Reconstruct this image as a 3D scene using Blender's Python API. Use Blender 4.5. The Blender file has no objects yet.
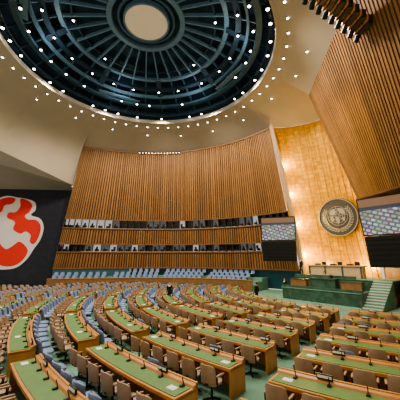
import bpy, math, random
from mathutils import Vector, Matrix
random.seed(7)
S = bpy.context.scene
COL = S.collection
try:
    S.view_settings.look = 'AgX - Medium High Contrast'
except Exception as e:
    print(e)

# ------------------------------------------------------------ materials
def mat(name, col, rough=.6, metal=0., emit=None, es=0., noise=0., nscale=8., island=0., bump=0., coord='Object'):
    m = bpy.data.materials.new(name); m.use_nodes = True
    nt = m.node_tree; b = nt.nodes['Principled BSDF']
    b.inputs['Base Color'].default_value = (*col, 1)
    b.inputs['Roughness'].default_value = rough
    b.inputs['Metallic'].default_value = metal
    if emit:
        b.inputs['Emission Color'].default_value = (*emit, 1)
        b.inputs['Emission Strength'].default_value = es
    if noise or bump or island:
        tc = nt.nodes.new('ShaderNodeTexCoord')
        n = nt.nodes.new('ShaderNodeTexNoise'); n.inputs['Scale'].default_value = nscale
        n.inputs['Detail'].default_value = 4
        nt.links.new(tc.outputs[coord], n.inputs['Vector'])
        hsv = nt.nodes.new('ShaderNodeHueSaturation'); hsv.inputs['Color'].default_value = (*col, 1)
        mr = nt.nodes.new('ShaderNodeMapRange')
        mr.inputs['From Min'].default_value = .25; mr.inputs['From Max'].default_value = .75
        mr.inputs['To Min'].default_value = 1-noise; mr.inputs['To Max'].default_value = 1+noise
        nt.links.new(n.outputs['Fac'], mr.inputs['Value'])
        src = mr.outputs[0]
        if island:
            g = nt.nodes.new('ShaderNodeNewGeometry')
            mr2 = nt.nodes.new('ShaderNodeMapRange')
            mr2.inputs['To Min'].default_value = 1-island; mr2.inputs['To Max'].default_value = 1+island
            nt.links.new(g.outputs['Random Per Island'], mr2.inputs['Value'])
            mu = nt.nodes.new('ShaderNodeMath'); mu.operation = 'MULTIPLY'
            nt.links.new(src, mu.inputs[0]); nt.links.new(mr2.outputs[0], mu.inputs[1]); src = mu.outputs[0]
        nt.links.new(src, hsv.inputs['Value'])
        nt.links.new(hsv.outputs['Color'], b.inputs['Base Color'])
        if bump:
            bp = nt.nodes.new('ShaderNodeBump'); bp.inputs['Strength'].default_value = bump
            nt.links.new(n.outputs['Fac'], bp.inputs['Height']); nt.links.new(bp.outputs[0], b.inputs['Normal'])
    return m

M = {}
M['slat'] = mat('slat_wood', (.30, .150, .052), .55, noise=.12, nscale=1.2, island=.22)
M['slatback'] = mat('slat_backing', (.085, .040, .014), .8, noise=.2)
M['woodband'] = mat('wood_trim', (.23, .118, .045), .5, noise=.2, nscale=3)
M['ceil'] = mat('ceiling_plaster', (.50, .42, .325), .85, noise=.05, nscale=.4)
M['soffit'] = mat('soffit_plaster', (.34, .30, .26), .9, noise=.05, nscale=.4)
M['cream'] = mat('cream_plaster', (.62, .46, .27), .7, noise=.05)
M['dome'] = mat('dome_dark_blue', (.010, .03, .045), .7, noise=.3, nscale=2)
M['domemid'] = mat('dome_steel_blue', (.042, .095, .125), .5, noise=.2, nscale=3)
M['domelt'] = mat('dome_rib_blue', (.11, .19, .235), .5, noise=.15, nscale=3)
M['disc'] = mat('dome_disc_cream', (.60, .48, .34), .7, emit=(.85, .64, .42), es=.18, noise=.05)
M['lamp'] = mat('lamp_glow', (1, 1, 1), .5, emit=(1, .95, .85), es=14)
M['lampbody'] = mat('lamp_housing', (.04, .045, .05), .4, .5)
M['carpet'] = mat('green_carpet', (.15, .30, .22), .95, noise=.18, nscale=.8, bump=.1)
M['navy'] = mat('mural_wall_navy', (.024, .027, .042), .8, noise=.25, nscale=2)
M['mwhite'] = mat('mural_white', (.82, .74, .74), .8, noise=.04)
M['mred'] = mat('mural_red', (.82, .05, .04), .8, noise=.08)
M['glass'] = mat('booth_glass', (.02, .025, .03), .15)
M['litroom'] = mat('booth_interior_light', (.5, .5, .5), .6, emit=(.9, .92, 1), es=.32)
M['litroom2'] = mat('booth_interior_dim', (.2, .2, .22), .6, emit=(.7, .75, .85), es=.08)
M['frame'] = mat('booth_frame', (.07, .055, .045), .5)
M['teal'] = mat('teal_panel', (.03, .11, .15), .5, noise=.1)
M['black'] = mat('black_housing', (.012, .013, .016), .4)
M['desk'] = mat('desk_wood', (.50, .235, .075), .42, noise=.15, nscale=2.5)
M['desktop'] = mat('desk_green_leather', (.105, .22, .07), .5, noise=.1, nscale=3)
M['tan'] = mat('tan_leather', (.36, .245, .155), .5, noise=.1, nscale=6)
M['blue'] = mat('blue_fabric', (.20, .285, .46), .75, noise=.1, nscale=6)
M['metal'] = mat('dark_metal', (.03, .03, .03), .4, .6)
M['white'] = mat('white_plate', (.8, .8, .78), .5)
M['greenm'] = mat('green_marble', (.045, .10, .07), .3, noise=.5, nscale=2.5)
M['marble'] = mat('tan_marble', (.50, .36, .21), .35, noise=.15, nscale=3)
M['step'] = mat('step_nosing', (.6, .6, .55), .5)
M['bronze'] = mat('emblem_bronze', (.07, .066, .058), .5, .2, noise=.15)
M['silver'] = mat('emblem_relief', (.36, .34, .29), .4, .3)
M['suit'] = mat('dark_suit', (.008, .008, .012), .9)
M['skin'] = mat('skin', (.5, .28, .19), .6)
M['hair'] = mat('hair', (.02, .013, .01), .7)
M['shirt'] = mat('white_shirt', (.7, .7, .7), .7)
M['goldpaint'] = mat('gold_louver', (.70, .33, .05), .4, .3)

def gold_mat():
    m = mat('gold_panels', (.85, .52, .16), .42, .35)
    nt = m.node_tree; b = nt.nodes['Principled BSDF']
    tc = nt.nodes.new('ShaderNodeTexCoord')
    br = nt.nodes.new('ShaderNodeTexBrick'); br.offset = 0
    br.inputs['Color1'].default_value = (.84, .44, .022, 1); br.inputs['Color2'].default_value = (.62, .30, .012, 1)
    br.inputs['Mortar'].default_value = (.45, .21, .012, 1)
    br.inputs['Scale'].default_value = 1; br.inputs['Mortar Size'].default_value = .02
    br.inputs['Brick Width'].default_value = .45; br.inputs['Row Height'].default_value = .45
    nt.links.new(tc.outputs['UV'], br.inputs['Vector'])
    n = nt.nodes.new('ShaderNodeTexNoise'); n.inputs['Scale'].default_value = 2.5; n.inputs['Detail'].default_value = 6
    nt.links.new(tc.outputs['Object'], n.inputs['Vector'])
    mr = nt.nodes.new('ShaderNodeMapRange'); mr.inputs['From Min'].default_value = .3; mr.inputs['From Max'].default_value = .7
    mr.inputs['To Min'].default_value = .72; mr.inputs['To Max'].default_value = 1.15
    nt.links.new(n.outputs['Fac'], mr.inputs['Value'])
    hs = nt.nodes.new('ShaderNodeHueSaturation')
    nt.links.new(br.outputs['Color'], hs.inputs['Color']); nt.links.new(mr.outputs[0], hs.inputs['Value'])
    nt.links.new(hs.outputs['Color'], b.inputs['Base Color'])
    return m
M['gold'] = gold_mat()

def screen_mat():
    m = mat('screen_picture', (.02, .02, .02), .3)
    nt = m.node_tree; b = nt.nodes['Principled BSDF']
    tc = nt.nodes.new('ShaderNodeTexCoord')
    br = nt.nodes.new('ShaderNodeTexBrick')
    br.inputs['Color1'].default_value = (.95, .90, .92, 1); br.inputs['Color2'].default_value = (.50, .30, .30, 1)
    br.inputs['Mortar'].default_value = (.10, .16, .14, 1)
    br.inputs['Scale'].default_value = 1; br.inputs['Mortar Size'].default_value = .07
    br.inputs['Brick Width'].default_value = .42; br.inputs['Row Height'].default_value = .30
    mp = nt.nodes.new('ShaderNodeMapping'); mp.inputs['Rotation'].default_value = (0, 0, .35)
    nt.links.new(tc.outputs['UV'], mp.inputs['Vector'])
    nt.links.new(mp.outputs[0], br.inputs['Vector'])
    v = nt.nodes.new('ShaderNodeTexVoronoi'); v.inputs['Scale'].default_value = 4
    nt.links.new(tc.outputs['UV'], v.inputs['Vector'])
    mx = nt.nodes.new('ShaderNodeMix'); mx.data_type = 'RGBA'; mx.blend_type = 'MIX'; mx.inputs[0].default_value = .18
    nt.links.new(br.outputs['Color'], mx.inputs[6]); nt.links.new(v.outputs['Color'], mx.inputs[7])
    nt.links.new(mx.outputs[2], b.inputs['Emission Color']); b.inputs['Emission Strength'].default_value = .7
    return m
M['screen'] = screen_mat()
M['scr_wood'] = mat('screen_picture_wall', (.02,.02,.02), .3, emit=(.42,.22,.12), es=.6)
M['scr_dark'] = mat('screen_picture_gallery', (.02,.02,.02), .3, emit=(.08,.09,.12), es=.6)

# ------------------------------------------------------------ mesh builder
class MB:
    def __init__(s): s.v = []; s.f = []; s.m = []; s.mats = []; s.uv = {}
    def mi(s, k):
        if k not in s.mats: s.mats.append(k)
        return s.mats.index(k)
    def face(s, idx, k, uv=None):
        s.f.append(tuple(idx)); s.m.append(s.mi(k))
        if uv: s.uv[len(s.f)-1] = uv
    def quad(s, a, b, c, d, k, uv=None):
        n = len(s.v); s.v += [tuple(a), tuple(b), tuple(c), tuple(d)]; s.face((n, n+1, n+2, n+3), k, uv)
    def hexa(s, p, k):
        n = len(s.v); s.v += [tuple(q) for q in p]
        for q in ((3,2,1,0),(4,5,6,7),(0,1,5,4),(1,2,6,5),(2,3,7,6),(3,0,4,7)):
            s.face([n+i for i in q], k)
    def box(s, c, sz, k, ax=None):
        c = Vector(c); X, Y, Z = ax if ax else (Vector((1,0,0)), Vector((0,1,0)), Vector((0,0,1)))
        hx, hy, hz = sz[0]/2, sz[1]/2, sz[2]/2
        p = []
        for z in (-hz, hz):
            for x, y in ((-hx,-hy),(hx,-hy),(hx,hy),(-hx,hy)):
                p.append(c + X*x + Y*y + Z*z)
        s.hexa(p, k)
    def beam(s, a, b, w, h, k, up=Vector((0,0,1))):
        a = Vector(a); b = Vector(b); d = (b-a); L = d.length; d.normalize()
        x = d.cross(up)
        if x.length < 1e-4: x = Vector((1,0,0))
        x.normalize(); y = x.cross(d).normalized()
        s.box((a+b)/2, (w, L, h), k, (x, d, y))
    def cyl(s, a, b, r0, r1, k, n=10, caps=True):
        a = Vector(a); b = Vector(b); d = (b-a).normalized()
        x = d.orthogonal().normalized(); y = d.cross(x)
        o = len(s.v)
        for c, r in ((a, r0), (b, r1)):
            for i in range(n):
                t = 2*math.pi*i/n; s.v.append(tuple(c + x*math.cos(t)*r + y*math.sin(t)*r))
        for i in range(n):
            j = (i+1) % n; s.face((o+i, o+j, o+n+j, o+n+i), k)
        if caps:
            s.face([o+i for i in reversed(range(n))], k); s.face([o+n+i for i in range(n)], k)
    def lathe(s, c, prof, k, n=96, a0=0, a1=2*math.pi):
        o = len(s.v); full = abs(a1-a0-2*math.pi) < 1e-6; nn = n if full else n+1
        for r, z in prof:
            for i in range(nn):
                t = a0+(a1-a0)*i/n; s.v.append((c[0]+r*math.cos(t), c[1]+r*math.sin(t), c[2]+z))
        for j in range(len(prof)-1):
            for i in range(n):
                i2 = (i+1) % nn
                s.face((o+j*nn+i, o+j*nn+i2, o+(j+1)*nn+i2, o+(j+1)*nn+i), k)
    def ring(s, c, r0, r1, z0, z1, k, n=96):
        s.lathe(c, [(r0,z0),(r1,z0),(r1,z1),(r0,z1),(r0,z0)], k, n)
    def poly(s, pts, k):
        n = len(s.v); s.v += [tuple(p) for p in pts]; s.face(range(n, n+len(pts)), k)
    def rslab(s, c, sz, k, e=4, n=20, layers=((-.5,.88),(-.32,1),(.25,1),(.5,.86)), tilt=None):
        o = len(s.v); c = Vector(c)
        for lz, sc in layers:
            for i in range(n):
                t = 2*math.pi*i/n; ct, st = math.cos(t), math.sin(t)
                x = math.copysign(abs(ct)**(2/e), ct)*sz[0]/2*sc; y = math.copysign(abs(st)**(2/e), st)*sz[1]/2*sc
                p = Vector((x, y, lz*sz[2]))
                if tilt: p = tilt @ p
                s.v.append(tuple(c+p))
        for j in range(len(layers)-1):
            for i in range(n):
                i2 = (i+1) % n; s.face((o+j*n+i, o+j*n+i2, o+(j+1)*n+i2, o+(j+1)*n+i), k)
        s.face([o+i for i in reversed(range(n))], k); s.face([o+(len(layers)-1)*n+i for i in range(n)], k)
    def mesh(s, name, smooth=False):
        me = bpy.data.meshes.new(name); me.from_pydata(s.v, [], s.f)
        for k in s.mats: me.materials.append(M[k])
        me.polygons.foreach_set('material_index', s.m)
        if s.uv:
            ul = me.uv_layers.new(name='UVMap')
            for fi, uvs in s.uv.items():
                for li, uv in zip(me.polygons[fi].loop_indices, uvs): ul.data[li].uv = uv
        if smooth:
            me.polygons.foreach_set('use_smooth', [True]*len(me.polygons))
            try: me.set_sharp_from_angle(angle=math.radians(40))
            except Exception: pass
        me.update(); return me
    def obj(s, name, smooth=False, parent=None, recenter=True):
        piv = Vector((0,0,0))
        if recenter and s.v:
            xs = [p[0] for p in s.v]; ys = [p[1] for p in s.v]; zs = [p[2] for p in s.v]
            piv = Vector(((min(xs)+max(xs))/2, (min(ys)+max(ys))/2, min(zs)))
            s.v = [(p[0]-piv.x, p[1]-piv.y, p[2]-piv.z) for p in s.v]
        o = bpy.data.objects.new(name, s.mesh(name, smooth)); COL.objects.link(o); o.location = piv
        if parent: o.parent = parent
        return o

def cr(pts, t):
    n = len(pts)-1; x = min(max(t, 0), 1)*n; i = min(int(x), n-1); u = x-i
    P = [Vector(pts[max(0, min(n, j))]) for j in (i-1, i, i+1, i+2)]
    return .5*((2*P[1])+(P[2]-P[0])*u+(2*P[0]-5*P[1]+4*P[2]-P[3])*u*u+(-P[0]+3*P[1]-3*P[2]+P[3])*u*u*u)

class Ruled:
    def __init__(s, B, T, zb, zt, inside):
        s.B, s.T, s.zb, s.zt, s.ins = B, T, zb, zt, Vector(inside)
    def p(s, t, z):
        b = cr(s.B, t); c = cr(s.T, t); f = (z-s.zb)/(s.zt-s.zb)
        q = b.lerp(c, f); return Vector((q.x, q.y, z))
    def n(s, t, z):
        e = .01; du = s.p(min(t+e,1), z)-s.p(max(t-e,0), z); dz = s.p(t, z+.5)-s.p(t, z-.5)
        n = du.cross(dz).normalized()
        if n.dot(s.ins-s.p(t, z)) < 0: n = -n
        return n
    def surf(s, mb, z0, z1, off, k, n=40, t0=0, t1=1):
        for i in range(n):
            a = t0+(t1-t0)*i/n; b = t0+(t1-t0)*(i+1)/n
            mb.quad(s.p(a,z0)+s.n(a,z0)*off, s.p(b,z0)+s.n(b,z0)*off, s.p(b,z1)+s.n(b,z1)*off, s.p(a,z1)+s.n(a,z1)*off, k)
    def slats(s, mb, z0, z1, N, k, fill=.6, o0=0., o1=.16, t0=0, t1=1):
        for i in range(N):
            a = t0+(t1-t0)*(i+.5-fill/2)/N; b = t0+(t1-t0)*(i+.5+fill/2)/N
            q = []
            for z in (z0, z1):
                na = s.n(a, z); nb = s.n(b, z)
                q += [s.p(a,z)+na*o0, s.p(b,z)+nb*o0, s.p(b,z)+nb*o1, s.p(a,z)+na*o1]
            mb.hexa(q, k)
    def band(s, mb, z0, z1, o0, o1, k, n=40, t0=0, t1=1):
        for i in range(n):
            a = t0+(t1-t0)*i/n; b = t0+(t1-t0)*(i+1)/n; q = []
            for z in (z0, z1):
                na = s.n(a, z); nb = s.n(b, z)
                q += [s.p(a,z)+na*o0, s.p(b,z)+nb*o0, s.p(b,z)+nb*o1, s.p(a,z)+na*o1]
            mb.hexa(q, k)

CEN = (0, 20, 5)
LB = [(-19.9,37,0),(-11.5,39,0),(-3,39.5,0),(5,36.8,0),(11.5,31.3,0)]
LT = [(-16.3,35.2,0),(-10.1,36.9,0),(-3,37,0),(4,33.8,0),(8.25,29.6,0)]
LW = Ruled(LB, LT, 0, 18.7, CEN)

# ------------------------------------------------------------ left wood wall
mb = MB()
LW.surf(mb, 0, 2.3, -.35, 'teal')
LW.surf(mb, 2.3, 4.5, 0, 'slatback'); LW.surf(mb, 5.5, 7.75, 0, 'slatback'); LW.surf(mb, 8.9, 18.7, 0, 'slatback')
LW.slats(mb, 8.95, 18.65, 100, 'slat', fill=.6, o1=.18); LW.slats(mb, 5.6, 7.5, 100, 'slat', fill=.6); LW.slats(mb, 2.4, 4.3, 100, 'slat', fill=.6)
for z in (8.85, 7.6, 5.5, 4.4, 2.3):
    LW.band(mb, z, z+.14, -.3, .22, 'woodband')
LW.band(mb, 18.6, 18.8, -.2, .25, 'woodband')
a = LW.p(0, 0); b = LW.p(0, 18.7)
mb.quad(a, a+Vector((-.2,1.6,0)), b+Vector((-.2,2.6,0)), b, 'slatback')
mb.obj('wall_left', recenter=False)

# booth window ribbons
for wi, (z0, z1, litp) in enumerate(((7.76, 8.85, .5), (4.55, 5.5, .55))):
    mb = MB(); N = 34
    for i in range(N):
        a, b = i/N, (i+1)/N
        r = random.random()
        k = 'litroom' if (r < .10 or (wi == 0 and i < 8 and i % 4 != 3)) else ('litroom2' if r < litp else 'glass')
        off = -.45
        mb.quad(LW.p(a,z0)+LW.n(a,z0)*off, LW.p(b,z0)+LW.n(b,z0)*off, LW.p(b,z1)+LW.n(b,z1)*off, LW.p(a,z1)+LW.n(a,z1)*off, k)
        q0 = LW.p(a, z0)+LW.n(a,z0)*-.2; q1 = LW.p(a, z1)+LW.n(a,z1)*-.2
        mb.beam(q0, q1, .09, .4, 'frame', up=LW.n(a, z0))
        c = LW.p((a+b)/2, z0)+LW.n((a+b)/2, z0)*-.38
        mb.box(c+Vector((0,0,.15)), (.6,.1,.3), 'black')
        mb.box(c+Vector((random.uniform(-.3,.3),0,.45)), (.3,.06,.4), 'frame')
    mb.obj('window_%d' % (wi+1), recenter=False)

# ------------------------------------------------------------ gold wall
GB = [(11.7,31.4,0),(13.5,31.0,0),(15.5,29.7,0),(16.8,28.0,0),(17.3,26.1,0)]
GT = [(8.35,29.95,0),(10.5,29.8,0),(13,28.5,0),(14.1,27.1,0),(14.5,25.6,0)]
GW = Ruled(GB, GT, 0, 19, CEN)
mb = MB(); N = 30; NZ = 20
for i in range(N):
    for j in range(NZ):
        a, b = i/N, (i+1)/N; z0, z1 = 19*j/NZ, 19*(j+1)/NZ
        mb.quad(GW.p(a,z0), GW.p(b,z0), GW.p(b,z1), GW.p(a,z1), 'gold', [(a*9,z0),(b*9,z0),(b*9,z1),(a*9,z1)])
for i in range(1, 12):
    GW.band(mb, 0, 19, 0, .05, 'goldpaint', n=1, t0=i/12-.003, t1=i/12+.003)
mb.obj('wall_gold', recenter=False)

# cream fin between wood wall and gold wall
mb = MB()
def fp(f):
    x = 8.25+(11.65-8.25)*f; y = 29.45+(31.1-29.45)*f; z = 18.9*(1-f)
    return Vector((x+.25*math.sin(math.pi*f), y-.15, z))
for i in range(16):
    A, B = fp(i/16), fp((i+1)/16)
    q = []
    for P in (B, A): q += [P+Vector((-.10,-.5,0)), P+Vector((.12,-.5,0)), P+Vector((.12,.35,0)), P+Vector((-.10,.35,0))]
    mb.hexa(q, 'cream')
mb.obj('trim_1', recenter=False)

# ------------------------------------------------------------ right wood wall
RB = [(13.2,22.0,0),(13.8,18,0),(14.3,10,0),(14.2,0,0)]
RT = [(10.5,23.1,0),(9.3,14.6,0),(8.6,6,0),(8,-3,0)]
RW = Ruled(RB, RT, 8.6, 18.9, CEN)
mb = MB()
RW.surf(mb, 8.6, 18.9, 0, 'slatback', n=30)
RW.slats(mb, 8.6, 18.9, 90, 'slat', fill=.6, o1=.14)
RW.band(mb, 8.5, 8.62, -.1, .2, 'woodband', n=30)
e0 = RW.p(0, 8.6); e1 = RW.p(0, 18.9)
mb.quad(e0, (17.2,26.0,8.6), (14.5,25.6,18.9), e1, 'woodband')
pts = [RW.p(i/8, 8.6) for i in range(9)]
for i in range(8):
    a, b = pts[i], pts[i+1]
    mb.quad(a, b, (17.2, b.y if i else 20, 8.6), (17.2, a.y if i else 26, 8.6), 'slatback')
mb.obj('wall_right', recenter=False)
mb = MB()
LRP = [(17.3,26.1,0),(15.9,20.5,0),(16.3,12,0),(16.3,-4,0)]
LR = Ruled(LRP, LRP, 0, 8.6, CEN)
LR.surf(mb, 0, 8.7, 0, 'slatback', n=30); LR.slats(mb, 0, 8.6, 90, 'slat', fill=.7, o1=.08)
mb.obj('wall_side', recenter=False)

# ------------------------------------------------------------ mural wall and mural
WA = Vector((-19.6,38.0,0)); WD = Vector((-11.5,-1.0,0)).normalized(); WN = Vector((.087,-.996,0))
mb = MB()
a = WA+WD*-3; b = WA+WD*15
mb.quad(a, b, b+Vector((0,0,13.4)), a+Vector((0,0,13.4)), 'navy')
mb.box(WA+WD*6.5+WN*.1+Vector((0,0,.25)), (16.5,.1,.5), 'black', (WD, WN, Vector((0,0,1))))
mb.obj('wall_mural', recenter=False)
def closed(pts, m=5):
    out = []; n = len(pts)
    for i in range(n):
        P = [Vector((*pts[(i+k) % n], 0)) for k in (-1,0,1,2)]
        for j in range(m):
            u = j/m
            out.append(.5*((2*P[1])+(P[2]-P[0])*u+(2*P[0]-5*P[1]+4*P[2]-P[3])*u*u+(-P[0]+3*P[1]-3*P[2]+P[3])*u*u*u))
    return out
mb = MB()
def blob(pts, off, k):
    mb.poly([WA+WD*q.x+WN*off+Vector((0,0,q.y)) for q in closed(pts)], k)
# design in wall metres: x = distance from the wood wall, y = height
blob([(8.3,12.2),(6.3,12.1),(4.6,11.8),(3.8,11.3),(3.7,10.3),(4.2,9.6),(2.9,9.1),(2.3,7.9),(2.5,6.3),(3.2,5.0),(4.1,3.4),(5.6,2.3),(8.4,2.4),(10.5,4.0),(12.0,7.0),(11.2,10.2)], .03, 'mwhite')
blob([(8.9,11.6),(7.6,12.1),(6.6,11.9),(6.9,11.2),(7.9,10.9),(8.2,10.0),(9.4,9.6),(10.2,10.5)], .06, 'mred')
blob([(5.9,11.9),(4.9,11.7),(4.2,11.0),(4.5,10.0),(5.0,9.5),(4.6,9.0),(3.4,8.9),(2.7,8.0),(2.8,6.6),(3.3,5.6),(3.9,5.9),(3.9,6.8),(4.6,7.3),(5.3,7.0),(6.3,7.6),(6.2,8.6),(7.3,9.2),(7.2,9.9),(6.3,10.0),(5.8,10.8)], .06, 'mred')
blob([(5.3,5.9),(4.4,5.3),(4.0,4.5),(4.7,3.2),(6.0,2.6),(7.6,2.9),(8.0,4.1),(9.6,4.6),(9.9,6.3),(9.0,7.3),(8.1,6.6),(7.7,5.6),(6.9,4.9),(6.2,5.2)], .06, 'mred')
mb.obj('abstract_mural', recenter=False)

# ------------------------------------------------------------ floor
mb = MB()
fl = [(-34.5,36.7),(-21.5,38.2),(-19.9,37.3),(-11.5,39.5),(-3,40),(5,37.3),(11.7,31.6),(13.5,31.2),(15.5,29.9),(17.0,28.1),(17.5,26.1),(16.1,20.5),(16.5,12),(16.5,-8),(-34.5,-8)]
mb.poly([(x,y,0) for x,y in fl], 'carpet'); mb.poly([(x,y,-.2) for x,y in reversed(fl)], 'carpet')
mb.obj('floor', recenter=False)

# ------------------------------------------------------------ ceiling
DC = (-4.9, 20.8, 0); DR = 11.3; ZR = 20.7
CP = [(8,-3,18.9),(8.6,6,18.9),(9.3,14.6,18.9),(10.5,23.1,18.9),(14.5,25.6,19),(14.1,27.1,19),(13,28.5,19),(10.5,29.8,19),(8.3,29.7,18.9),(6.4,32.2,18.8),(4,33.9,18.8),(.6,36,18.8),(-3,37.1,18.8),(-10.1,37.0,18.8),(-16.3,35.3,18.75),(-17.7,36.4,13.6),(-22.8,28.8,15.7),(-24.5,20,17),(-24,8,18),(-15,-5,18.7),(0,-7,18.9)]
def outer(th):
    d = Vector((math.cos(th), math.sin(th))); n = len(CP)
    for i in range(n):
        A = CP[i]; B = CP[(i+1) % n]
        ax, ay = A[0]-DC[0], A[1]-DC[1]; bx, by = B[0]-DC[0], B[1]-DC[1]
        ex, ey = bx-ax, by-ay; den = d.x*ey-d.y*ex
        if abs(den) < 1e-9: continue
        r = (ax*ey-ay*ex)/den; s = (ax*d.y-ay*d.x)/den
        if r > 0 and -1e-6 <= s <= 1+1e-6:
            return r, A[2]+(B[2]-A[2])*s
    return 20, 18.8
def czat(f, zo):
    zr = max(zo, 18.3)
    return ZR+(zr-ZR)*f**1.5-(zr-zo)*f**7
angs = sorted([2*math.pi*i/240 for i in range(240)]+[math.atan2(p[1]-DC[1], p[0]-DC[0]) % (2*math.pi) for p in CP])
mb = MB(); N = len(angs); K = 20
for th in angs+[angs[0]]:
    ro, zo = outer(th)
    for j in range(K+1):
        f = j/K; r = DR+(ro-DR)*f
        mb.v.append((DC[0]+r*math.cos(th), DC[1]+r*math.sin(th), czat(f, zo)))
for i in range(N):
    for j in range(K):
        a = i*(K+1)+j; mb.face((a, a+1, a+K+2, a+K+1), 'ceil')
mb.obj('ceiling', smooth=True, recenter=False)
mb = MB()
edge = [(-17.7,36.4,13.6),(-22.8,28.8,15.7),(-24.5,20,17)]
low = [(-16.8,38.3,13.3),(-34.5,36.7,13.3),(-40,20,13.3)]
mid = [(-18.6,36.9,13.3),(-24.2,29.4,14.6),(-26.5,20,15.6)]
for i in range(2):
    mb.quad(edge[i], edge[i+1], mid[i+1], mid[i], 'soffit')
    a, b = Vector(mid[i]), Vector(mid[i+1]); u = Vector((0,0,.35))
    mb.quad(a, b, b+u, a+u, 'ceil')
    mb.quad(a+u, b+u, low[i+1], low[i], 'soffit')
mb.quad((-16.3,35.4,18.8), (-17.7,36.4,13.5), (-16.8,38.3,13.2), (-16.0,38.3,18.8), 'ceil')
mb.obj('ceiling_soffit', recenter=False)

# ------------------------------------------------------------ dome
mb = MB()
mb.ring(DC, DR-.12, DR+.08, ZR-.06, ZR+.4, 'ceil')
mb.lathe(DC, [(DR+.05,ZR),(DR+.1,24.0),(9.8,25.0),(5.0,26.2),(.01,26.6)], 'dome')
for r, z, w, h, k in ((10.85,21.4,.25,.2,'dome'),(10.0,22.2,.5,.25,'domemid'),(9.1,22.9,.22,.35,'domelt'),(8.3,23.4,.5,.2,'dome'),(7.3,24.0,.4,.3,'domelt'),(6.3,24.3,.15,.15,'dome'),(3.3,24.75,.45,.35,'domelt'),(2.5,24.9,.2,.3,'domemid')):
    mb.ring(DC, r-w/2, r+w/2, z, z+h, k)
for i in range(32):
    t = 2*math.pi*i/32; c, s_ = math.cos(t), math.sin(t)
    P = lambda r, z: Vector((DC[0]+r*c, DC[1]+r*s_, z))
    mb.beam(P(3.4,24.95), P(7.3,24.15), .13, .3, 'domelt')
    mb.beam(P(7.3,24.2), P(11.2,22.2), .12, .25, 'domemid')
    mb.beam(P(10.0,22.3), P(10.0,24.6), .08, .08, 'domemid')
    if i % 4 == 0: mb.beam(P(7.2,24.1), P(9.3,22.9), .6, .12, 'dome')
for i in range(4):
    t = math.radians(30+90*i); P = lambda r, z, dt=0: Vector((DC[0]+r*math.cos(t+dt), DC[1]+r*math.sin(t+dt), z))
    mb.beam(P(9.6,22.5,-.25), P(9.6,22.5,.25), .5, .12, 'domelt'); mb.beam(P(9.2,22.9,-.25), P(9.2,22.9,.25), .05, .05, 'domelt')
mb.obj('ceiling_dome', recenter=False)
mb = MB()
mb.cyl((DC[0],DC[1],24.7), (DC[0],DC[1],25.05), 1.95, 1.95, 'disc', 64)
mb.ring(DC, 1.92, 2.08, 24.65, 25.1, 'domelt', 64)
mb.cyl((DC[0],DC[1],25.05), (DC[0],DC[1],26.6), .3, .3, 'domemid', 12)
mb.obj('dome_medallion', recenter=False)

# downlights
mb = MB()
def lamp(x, y, z, r=.13, h=.25):
    mb.cyl((x,y,z), (x,y,z+h), r*1.25, r*1.1, 'lampbody', 10)
    mb.cyl((x,y,z-.02), (x,y,z-.005), r, r, 'lamp', 10)
for cnt, r, z, rad in ((40,10.85,21.1,.12),(30,9.5,22.1,.11),(20,8.3,23.2,.10),(8,6.3,24.1,.10)):
    for i in range(cnt):
        if random.random() < .2: continue
        t = 2*math.pi*(i+random.uniform(-.2,.2))/cnt
        lamp(DC[0]+r*math.cos(t), DC[1]+r*math.sin(t), z, rad)
for i in range(56):
    t = 2*math.pi*(i+.5)/56; ro, zo = outer(t)
    for rr, step in ((DR+.8, 1), (DR+2.3, 3)):
        if i % step: continue
        f = (rr-DR)/(ro-DR)
        lamp(DC[0]+rr*math.cos(t), DC[1]+rr*math.sin(t), czat(f, zo)-.06, .09, .15)
mb.obj('dome_downlights', recenter=False)
mb = MB()
for i in range(14):
    t = .30+.22*i/14; p = LW.p(t, 18.7)+LW.n(t, 18.5)*.5
    mb.cyl(p+Vector((0,0,-.12)), p+Vector((0,0,.06)), .12, .14, 'lampbody', 8); mb.cyl(p+Vector((0,0,-.14)), p+Vector((0,0,-.125)), .06, .06, 'lamp', 8)
mb.obj('wall_top_spotlights', recenter=False)

# stage light rack, top right
mb = MB()
A = Vector((5.6,11.5,18.4)); B = Vector((9.6,13.0,16.9)); d = (B-A).normalized()
mb.beam(A, B, .3, .35, 'black'); mb.beam(A+Vector((-.1,.5,.3)), B+Vector((-.1,.5,.3)), .5, .3, 'black')
for i in range(9):
    p = A.lerp(B, (i+.5)/9)
    mb.beam(p+Vector((0,-.3,-.1)), p+Vector((0,1.0,.15)), .09, .36, 'goldpaint')
    mb.beam(p+d*.22+Vector((0,-.3,-.05)), p+d*.22+Vector((0,1.0,.15)), .28, .5, 'black')
    mb.cyl(p+d*.22+Vector((0,.7,0)), p+d*.22+Vector((0,1.2,-.2)), .13, .17, 'black', 12)
for f in (.15, .8):
    p = A.lerp(B, f); mb.beam(p, p+Vector((0,0,.7)), .08, .08, 'black')
mb.obj('stage_light_rack', recenter=False)

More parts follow.
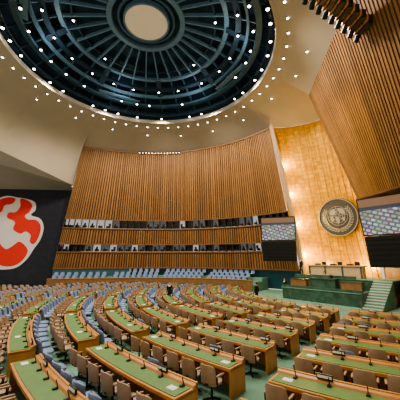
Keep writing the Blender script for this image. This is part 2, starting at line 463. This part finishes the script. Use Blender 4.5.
# ------------------------------------------------------------ UN emblem
emt = .585; ez = 8.0
en = GW.n(emt, ez); ec = GW.p(emt, ez)+en*.36
ez_ = (GW.p(emt, ez+1)-GW.p(emt, ez)).normalized(); ex_ = ez_.cross(en).normalized()
def E(x, y, o=0): return ec+ex_*x*.97+ez_*y*.97+en*o
mb = MB()
mb.cyl(E(0,0,-.2), E(0,0,.1), 2.03, 2.03, 'bronze', 64)
mb.cyl(E(0,0,-.5), E(0,0,-.2), 1.0, 1.0, 'bronze', 24)
def ering(r, w, o, k='silver', a0=0, a1=2*math.pi, n=64, cy=0):
    for i in range(n):
        t, u = a0+(a1-a0)*i/n, a0+(a1-a0)*(i+1)/n
        q = []
        for oo in (0, o):
            q += [E((r-w)*math.cos(t),(r-w)*math.sin(t)+cy,oo+.08), E((r+w)*math.cos(t),(r+w)*math.sin(t)+cy,oo+.08), E((r+w)*math.cos(u),(r+w)*math.sin(u)+cy,oo+.08), E((r-w)*math.cos(u),(r-w)*math.sin(u)+cy,oo+.08)]
        mb.hexa(q, k)
ering(2.02, .05, .12)
for r in (.28,.52,.78,1.04): ering(r, .022, .05, cy=.15, n=40)
for i in range(8):
    t = math.pi*i/4; mb.beam(E(.1*math.cos(t),.15+.1*math.sin(t),.12), E(1.04*math.cos(t),.15+1.04*math.sin(t),.12), .04, .04, 'silver')
for pts in ([(-.8,.5),(-.3,.9),(-.1,.5),(-.45,.2)], [(.15,.9),(.7,.75),(.85,.2),(.4,.3),(.2,.6)], [(-.2,0),(.1,-.1),(.15,-.6),(-.15,-.7)], [(-.8,-.1),(-.55,.1),(-.45,-.3),(-.7,-.45)], [(.45,-.2),(.75,-.1),(.7,-.45),(.5,-.5)]):
    mb.poly([E(q.x, q.y+.05, .15) for q in closed(pts, 4)], 'silver')
for sgn in (-1, 1):
    for i in range(12):
        t = -math.pi/2+sgn*(.12+i*.19); r = 1.42
        for dr, tilt in ((.13,.5),(-.13,-.5)):
            ang = t+sgn*(math.pi/2)-sgn*tilt
            Lf, wf = .2, .065; dx, dy = math.cos(ang), math.sin(ang)
            cx, cy = (r+dr)*math.cos(t), (r+dr)*math.sin(t)
            mb.poly([E(cx-dx*Lf, cy-dy*Lf, .15), E(cx-dy*wf, cy+dx*wf, .17), E(cx+dx*Lf, cy+dy*Lf, .15), E(cx+dy*wf, cy-dx*wf, .17)], 'silver')
    ering(1.42, .02, .06, a0=-math.pi/2, a1=-math.pi/2+sgn*2.4, n=24)
mb.obj('united_nations_emblem', recenter=False)

# ------------------------------------------------------------ screens
def screen(name, c, t, w, h, lean, lower_h, strut=1.2):
    t = Vector(t).normalized(); n = Vector((t.y, -t.x, 0)).normalized()
    if n.dot(Vector((0,0,0))-Vector(c)) < 0: n = -n
    up = (Vector((0,0,1))+n*lean).normalized(); n2 = t.cross(up)
    if n2.dot(n) < 0: n2 = -n2
    c = Vector(c); mb = MB()
    mb.box(c-n2*.12, (w+.2, .2, h+.2), 'black', (t, n2, up))
    a = c-t*w/2-up*h/2; b = c+t*w/2-up*h/2
    h1 = h*.68; h2 = h*.78
    mb.quad(a, b, b+up*h1, a+up*h1, 'screen', [(0,0),(w,0),(w,h1),(0,h1)])
    mb.quad(a+up*h1, b+up*h1, b+up*h2, a+up*h2, 'scr_dark')
    mb.quad(a+up*h2, b+up*h2, b+up*h, a+up*h, 'scr_wood')
    mb.box(c-n2*.4, (w*.5,.5,h*.5), 'black', (t, n2, up))
    cc = c-up*(h/2+.15+lower_h/2)
    mb.box(cc-n2*.15, (w+.1,.25,lower_h), 'black', (t, n2, up))
    for i in range(6):
        mb.box(cc+up*(lower_h*(-.4+.16*i)), (w-.2,.05,.06), 'metal', (t, n2, up))
    for f in (-.35, .35):
        mb.beam(c+t*w*f-n2*.2, c+t*w*f-n2*strut+Vector((0,0,.3)), .1, .1, 'metal')
    return mb.obj(name, recenter=False)
screen('video_screen', (8.35,28.9,6.75), (1,-.28,0), 3.4, 2.35, .15, 2.1)
screen('video_screen', (14.0,20.0,6.85), (.6,-.8,0), 3.7, 2.8, .2, 2.4, .7)

# ------------------------------------------------------------ dais
D = Vector((12.9,26.4,0)); fv = Vector((-.77,-.64,0)).normalized(); sv = Vector((.64,-.77,0)).normalized(); Zv = Vector((0,0,1))
def L(a, b, z): return D+sv*a+fv*b+Zv*z
def lbox(mb, a0, a1, b0, b1, z0, z1, k): mb.box(L((a0+a1)/2,(b0+b1)/2,(z0+z1)/2), (a1-a0,b1-b0,z1-z0), k, (sv, fv, Zv))
mb = MB()
lbox(mb, -3.6,3.5,-1.5,3.6,0,1.0,'greenm'); lbox(mb, -3.65,3.55,-1.5,3.66,.98,1.04,'carpet')
lbox(mb, -3.5,4.9,-1.5,1.4,.9,1.9,'greenm'); lbox(mb, -3.55,4.9,-1.5,1.45,1.88,1.93,'carpet')
lbox(mb, -3.65,3.4,3.45,3.6,1.0,1.25,'greenm'); lbox(mb, -3.5,2.2,1.3,1.45,1.9,2.15,'greenm')
for i in range(11):
    z = 1.9*(11-i)/11; b0 = 1.4+i*.28
    lbox(mb, 3.6,4.9,b0,b0+.28,0,z,'carpet'); lbox(mb, 3.6,4.9,b0+.2,b0+.29,z-.05,z+.012,'step')
lbox(mb, 3.5,3.6,1.4,4.4,0,1.1,'greenm')
mb.obj('speakers_platform', recenter=False)
mb = MB()
lbox(mb, -2.5,2.5,-.1,.5,1.94,2.95,'marble'); lbox(mb, -2.6,2.6,-.25,.62,2.95,3.05,'marble')
for i in range(4): lbox(mb, -2.45+i*1.58,-2.3+i*1.58,.48,.55,1.94,2.95,'greenm')
for a in (-1.5, 0, 1.5):
    mb.cyl(L(a,.35,3.05), L(a,.25,3.4), .02, .015, 'metal', 6); lbox(mb, a-.3,a+.3,.45,.5,3.05,3.17,'black')
    mb.box(L(a+.45,.1,3.2), (.4,.05,.3), 'black', (sv, fv, Zv))
mb.obj('presidents_desk', recenter=False)
mb = MB()
lbox(mb, -1.0,1.0,2.0,2.7,1.05,1.9,'greenm'); lbox(mb, -.55,.55,1.95,2.6,1.9,2.2,'greenm'); lbox(mb, -1.1,1.1,1.95,2.8,1.88,1.95,'greenm')
mb.box(L(0,2.2,2.25), (.9,.5,.05), 'marble', (sv, fv, Zv))
for a in (-.12,.12): mb.cyl(L(a,2.4,2.25), L(a*.5,2.15,2.6), .015, .02, 'metal', 6)
mb.obj('speakers_rostrum', recenter=False)
for (a0, a1) in ((-3.2,-1.6),(1.5,3.1)):
    mb = MB(); lbox(mb, a0,a1,2.3,2.8,1.05,1.75,'woodband'); lbox(mb, a0-.05,a1+.05,2.15,2.85,1.75,1.8,'greenm')
    mb.obj('clerk_counter', recenter=False)

# ------------------------------------------------------------ chair meshes
def chair_mesh(name, fab, arms=True, hi=.92, w=.5):
    mb = MB()
    mb.rslab((0,.02,.46), (w,.48,.1), fab)
    G = 10; H = 5
    o = len(mb.v)
    for side in (0, 1):
        for h in range(H+1):
            for g in range(G+1):
                a = -1+2*g/G; f = h/H
                x = a*w*.5*(1-.10*f*f); z = .50+(hi-.50)*f*(1-.16*abs(a)**4)
                y = -.25-.07*f+.13*a*a+(-.035 if side else .035)*(1-.5*max(abs(a)**6, f**6))
                mb.v.append((x, y, z))
    W = G+1; off = W*(H+1)
    for h in range(H):
        for g in range(G):
            a = o+h*W+g
            mb.face((a+1, a, a+W, a+W+1), fab); mb.face((off+a, off+a+1, off+a+W+1, off+a+W), fab)
    for g in range(G):
        a = o+g; mb.face((a, a+1, a+1+off, a+off), fab)
        a = o+H*W+g; mb.face((a+1, a, a+off, a+1+off), fab)
    for h in range(H):
        a = o+h*W; mb.face((a+W, a, a+off, a+W+off), fab)
        a = o+h*W+G; mb.face((a, a+W, a+W+off, a+off), fab)
    if arms:
        for sx in (-1, 1):
            mb.rslab((sx*(w/2+.02),.0,.67), (.06,.34,.04), fab, n=10)
            mb.beam((sx*(w/2+.02),.12,.44), (sx*(w/2+.02),.12,.66), .03, .03, 'metal')
            mb.beam((sx*(w/2+.02),-.12,.44), (sx*(w/2+.02),-.14,.66), .03, .03, 'metal')
            mb.beam((sx*(w/2-.08),.0,.43), (sx*(w/2+.03),.0,.43), .03, .03, 'metal')
    mb.beam((0,-.2,.42), (0,-.28,.6), .1, .03, 'metal')
    mb.cyl((0,0,.05), (0,0,.42), .03, .03, 'metal', 8)
    for i in range(4):
        t = math.pi/4+i*math.pi/2
        mb.beam((0,0,.06), (.24*math.cos(t),.24*math.sin(t),.02), .045, .035, 'metal')
    return mb.mesh(name, True)
TAN = chair_mesh('delegate_chair', 'tan', True, .94, .53)
BLU = chair_mesh('advisor_chair', 'blue', False, .92, .52)
def put(me, name, x, y, z, face):
    o = bpy.data.objects.new(name, me); COL.objects.link(o); o.location = (x, y, z)
    o.rotation_euler = (0, 0, math.atan2(face[1], face[0])-math.pi/2); return o
for a in (-1.5, 0, 1.5):
    p = L(a, -.75, 1.93); put(TAN, 'delegate_chair', p.x, p.y, p.z, fv)

# ------------------------------------------------------------ desks in arcs
C = Vector((16, 26, 0))
wallpts = [LW.p(i/60, 1) for i in range(61)]
def ok(x, y):
    if y < 3.2 or x < -31 or y > 35.5: return False
    if x < -19 and y > 34.5: return False
    if x > 14.6: return False
    dm = min((p.x-x)**2+(p.y-y)**2 for p in wallpts)
    return dm > 5.0**2
def sweep(mb, a0, a1, n, prof, k):
    o = len(mb.v); m = len(prof)
    for i in range(n+1):
        t = a0+(a1-a0)*i/n
        for r, z in prof: mb.v.append((C.x+r*math.cos(t), C.y+r*math.sin(t), z))
    for i in range(n):
        for j in range(m):
            j2 = (j+1) % m; mb.face((o+i*m+j, o+i*m+j2, o+(i+1)*m+j2, o+(i+1)*m+j), k)
    mb.face([o+j for j in reversed(range(m))], k); mb.face([o+n*m+j for j in range(m)], k)
def rect(r0, r1, z0, z1): return [(r0,z0),(r1,z0),(r1,z1),(r0,z1)]
def desk(r, a0, a1, pos):
    mb = MB(); n = max(2, int((a1-a0)*r/.7))
    sweep(mb, a0, a1, n, rect(r-.44, r+.34, .66, .735), 'desk')
    sweep(mb, a0, a1, n, rect(r-.44, r-.38, .0, .84), 'desk')
    sweep(mb, a0, a1, n, [(r-.44,.735),(r-.27,.735),(r-.30,.79),(r-.44,.84)], 'desk')
    e = .07/r
    sweep(mb, a0+e, a1-e, n, rect(r-.25, r+.27, .73, .752), 'desktop')
    for a in (a0, a1-.05/r): sweep(mb, a, a+.05/r, 1, rect(r-.4, r+.31, 0, .7), 'desk')
    sweep(mb, (a0+a1)/2, (a0+a1)/2+.04/r, 1, rect(r-.4, r+.15, 0, .7), 'desk')
    for i, t in enumerate(pos):
        c, s = math.cos(t), math.sin(t); R = Vector((c, s, 0)); T = Vector((-s, c, 0))
        P = lambda rr, z: C+R*rr+Zv*z
        q = P(r-.24,.75); mb.beam(q+T*.12, q+T*.12+R*.06+Zv*.2, .02, .02, 'metal')
        mb.box(P(r-.18,.765)+T*.12, (.08,.12,.04), 'metal', (T, R, Zv))
        if i % 3 == 1:
            mb.box(P(r-.34,.88), (.36,.05,.12), 'black', (T, R, Zv)); mb.box(P(r-.312,.885), (.32,.01,.06), 'white', (T, R, Zv))
        if i % 5 == 0: mb.box(P(r+.03,.757), (.24,.18,.012), 'white', (T, R, Zv))
    mb.obj('conference_desk')
blocks = [(146,158.5),(160.5,171.2),(173,186.3),(188.7,202),(204,216.8),(219.0,229.6),(232.3,246)]
rows = [12.6+2.1*i for i in range(0, 13)]
for r in rows:
    for bi, (d0, d1) in enumerate(blocks):
        a0, a1 = math.radians(d0), math.radians(d1)
        ns = max(2, round((a1-a0)*r/.76)); pos = [a0+(a1-a0)*(i+.5)/ns for i in range(ns)]
        good = [t for t in pos if ok(C.x+(r+1)*math.cos(t), C.y+(r+1)*math.sin(t)) and ok(C.x+r*math.cos(t), C.y+r*math.sin(t))]
        if len(good) < 2: continue
        hs = (a1-a0)/ns/2
        desk(r, good[0]-hs, good[-1]+hs, good)
        for t in good:
            f = (-math.cos(t), -math.sin(t)); j = random.uniform(-.03, .03)
            put(TAN, 'delegate_chair', C.x+(r+.64+j)*math.cos(t), C.y+(r+.64+j)*math.sin(t), 0, f)
            if len(good) > 2 and (bi < 4 or (bi == 4 and r > 22) or (bi == 5 and r > 24) or random.random() < .12):
                put(BLU, 'advisor_chair', C.x+(r+1.30)*math.cos(t), C.y+(r+1.30)*math.sin(t), 0, f)

# ------------------------------------------------------------ raised side tiers along the left wall
mb = MB()
def strip(mb, o0, o1, z0, z1, k, t0, t1, n=24):
    for i in range(n):
        a = t0+(t1-t0)*i/n; b = t0+(t1-t0)*(i+1)/n; q = []
        for z in (z0, z1):
            for t, o in ((a,o0),(b,o0),(b,o1),(a,o1)):
                p = LW.p(t, 0)+Vector((LW.n(t,0).x, LW.n(t,0).y, 0)).normalized()*o; q.append((p.x, p.y, z))
        mb.hexa(q, k)
T0, T1 = .03, .86
strip(mb, .0, 1.4, 0, 1.35, 'carpet', T0, T1); strip(mb, 1.4, 2.6, 0, 1.0, 'carpet', T0, T1); strip(mb, 2.6, 3.6, 0, .7, 'carpet', T0, T1)
strip(mb, 3.6, 3.7, 0, 1.2, 'woodband', T0, T1); strip(mb, 3.55, 3.75, 1.2, 1.28, 'desk', T0, T1)
strip(mb, 1.32, 1.4, 1.35, 2.3, 'teal', T0, .3); strip(mb, 1.25, 1.5, 2.3, 2.36, 'woodband', T0, .3)
mb.obj('side_seating_tiers', recenter=False)
for o, z in ((.75,1.35),(2.0,1.0),(3.0,.7)):
    N = 36
    for i in range(N):
        if i % 9 == 8: continue
        t = T0+.01+(T1-T0-.02)*(i+.5)/N
        n = LW.n(t, 0); nn = Vector((n.x, n.y, 0)).normalized(); p = LW.p(t, 0)+nn*o
        put(BLU, 'advisor_chair', p.x, p.y, z, nn)

# ------------------------------------------------------------ people
def person(name, loc, face, stride=.15, arm=.1, scale=1.0):
    V = []; Ed = []; Rd = []
    def a(p, r, par=None):
        V.append(p); Rd.append(r)
        if par is not None: Ed.append((par, len(V)-1))
        return len(V)-1
    pel = a((0,0,.95), (.16,.11)); wa = a((0,0,1.10), (.145,.10), pel); ch = a((0,.01,1.30), (.18,.115), wa); sh = a((0,0,1.43), (.13,.09), ch)
    nk = a((0,.01,1.52), (.055,.055), sh); h0 = a((0,.02,1.585), (.065,.075), nk); h1 = a((0,.02,1.66), (.078,.095), h0); h2 = a((0,.01,1.73), (.06,.075), h1)
    for sx in (-1, 1):
        s = sx*stride
        hp = a((sx*.09,0,.88), (.095,.1), pel); kn = a((sx*.10,.03+s*.6,.5), (.065,.07), hp); an = a((sx*.10,s,.09), (.045,.05), kn)
        a((sx*.11,s+.15,.035), (.045,.035), an)
        so = a((sx*.19,0,1.41), (.06,.06), sh); el = a((sx*.25,-.03-s*arm*2,1.13), (.048,.048), so); wr = a((sx*.25,.10-s*arm*3,.88), (.032,.034), el)
        pa = a((sx*.25,.12-s*arm*3,.80), (.026,.042), wr)
        base = Vector(V[pa])
        for fi, (dy, ln) in enumerate(((-.03,.07),(-.01,.085),(.01,.08),(.03,.065))):
            k1 = a((base.x, base.y+dy, base.z-.045), (.009,.009), pa); a((base.x-sx*.015, base.y+dy+.01, base.z-.045-ln), (.008,.008), k1)
        th = a((base.x-sx*.01, base.y+.05, base.z+.01), (.011,.011), pa); a((base.x-sx*.02, base.y+.07, base.z-.035), (.009,.009), th)
    me = bpy.data.meshes.new('tmp'); me.from_pydata(V, Ed, [])
    ob = bpy.data.objects.new('tmp', me); COL.objects.link(ob)
    ob.modifiers.new('s', 'SKIN'); sk = me.skin_vertices[0].data
    for i, r in enumerate(Rd): sk[i].radius = r; sk[i].use_root = (i == 0)
    sb = ob.modifiers.new('ss', 'SUBSURF'); sb.levels = 1; sb.render_levels = 1
    dg = bpy.context.evaluated_depsgraph_get(); nm = bpy.data.meshes.new_from_object(ob.evaluated_get(dg))
    bpy.data.objects.remove(ob)
    nm.materials.clear()
    for k in ('suit','skin','shirt','hair'): nm.materials.append(M[k])
    for p in nm.polygons:
        c = p.center; p.use_smooth = True
        if c.z > 1.50: p.material_index = 1
        elif c.z > 1.30 and abs(c.x) < .05 and c.y > .06: p.material_index = 2
        elif c.z < .865 and abs(c.x) > .2: p.material_index = 1
        else: p.material_index = 0
    b = bpy.data.objects.new(name, nm); COL.objects.link(b)
    mb = MB()
    mb.lathe((0,0,1.66), [(.001,.105),(.05,.095),(.08,.06),(.093,.0),(.085,-.05)], 'hair', 16, math.pi*.98, math.pi*2.02)
    mb.lathe((0,0,1.69), [(.001,.078),(.05,.066),(.082,.03)], 'hair', 16)
    mb.cyl((0,.105,1.665), (0,.135,1.635), .008, .014, 'skin', 6)
    for sx in (-1, 1):
        mb.rslab((sx*.086,.01,1.65), (.02,.035,.06), 'skin', n=8); mb.cyl((sx*.03,.095,1.668), (sx*.03,.112,1.668), .012, .008, 'hair', 6)
    mb.box((0,.105,1.605), (.045,.012,.01), 'mred')
    mb.obj('head_details', recenter=False, parent=b)
    b.location = loc; b.scale = (scale,)*3
    b.rotation_euler = (0, 0, math.atan2(face[1], face[0])-math.pi/2)
    return b
person('standing_man', (-2.45,22.8,0), (-.3,-.9), .12, .3, 1.05)
person('standing_woman', (4.6,23.0,0), (-.5,.5), .05, .2, 1.0)
person('standing_man', (8.2,27.2,0), (-.9,-.3), .08, .2, 1.03)
person('standing_man', L(-3.0,1.0,1.93), (-.9,-.3), .08, .2)

# ------------------------------------------------------------ lights
def light(kind, name, loc, e, col=(1,.86,.69), size=.3, target=None, ang=140, blend=.6):
    l = bpy.data.lights.new(name, kind); l.energy = e; l.color = col
    l.shadow_soft_size = size
    if kind == 'SPOT': l.spot_size = math.radians(ang); l.spot_blend = blend
    o = bpy.data.objects.new(name, l); COL.objects.link(o); o.location = loc
    if target is not None:
        o.rotation_euler = (Vector(target)-Vector(loc)).to_track_quat('-Z', 'Y').to_euler()
    return o
for i in range(10):
    t = 2*math.pi*(i+.5)/10; x = DC[0]+10.2*math.cos(t); y = DC[1]+10.2*math.sin(t)
    light('SPOT', 'dome_spot', (x,y,20.9), 3700, target=(x+4*math.cos(t), y+4*math.sin(t), 0), ang=150)
for i in range(6):
    t = 2*math.pi*i/6
    light('POINT', 'dome_worklight', (DC[0]+8*math.cos(t), DC[1]+8*math.sin(t), 22.0), 140, (.75,.88,1), .2)
for t, z, e in ((.13,4.0,420),(.13,7.5,360),(.13,11,320),(.14,14.5,280),(.35,2.6,240),(.8,2.8,260)):
    p = GW.p(t, z)+GW.n(t, z)*.8
    light('POINT', 'gold_wall_uplight', p, e, (1,.72,.30), .12)
light('SPOT', 'stage_spot', (6.5,14,17.0), 3800, (1,.78,.42), .4, (14.5,27.5,7), 55, .8)
light('SPOT', 'stage_spot', (0,12,19.0), 3600, (1,.84,.6), .4, (12,26,3), 45, .8)
w = bpy.data.worlds.new('world'); S.world = w; w.use_nodes = True
w.node_tree.nodes['Background'].inputs[0].default_value = (1,.86,.70,1); w.node_tree.nodes['Background'].inputs[1].default_value = .85

# ------------------------------------------------------------ camera
cam = bpy.data.cameras.new('camera'); cam.sensor_width = 36; cam.lens = 24.3; cam.clip_end = 300
co = bpy.data.objects.new('camera', cam); COL.objects.link(co); co.location = (0,0,3.7)
co.rotation_euler = (math.radians(90+12.12), 0, 0); S.camera = co
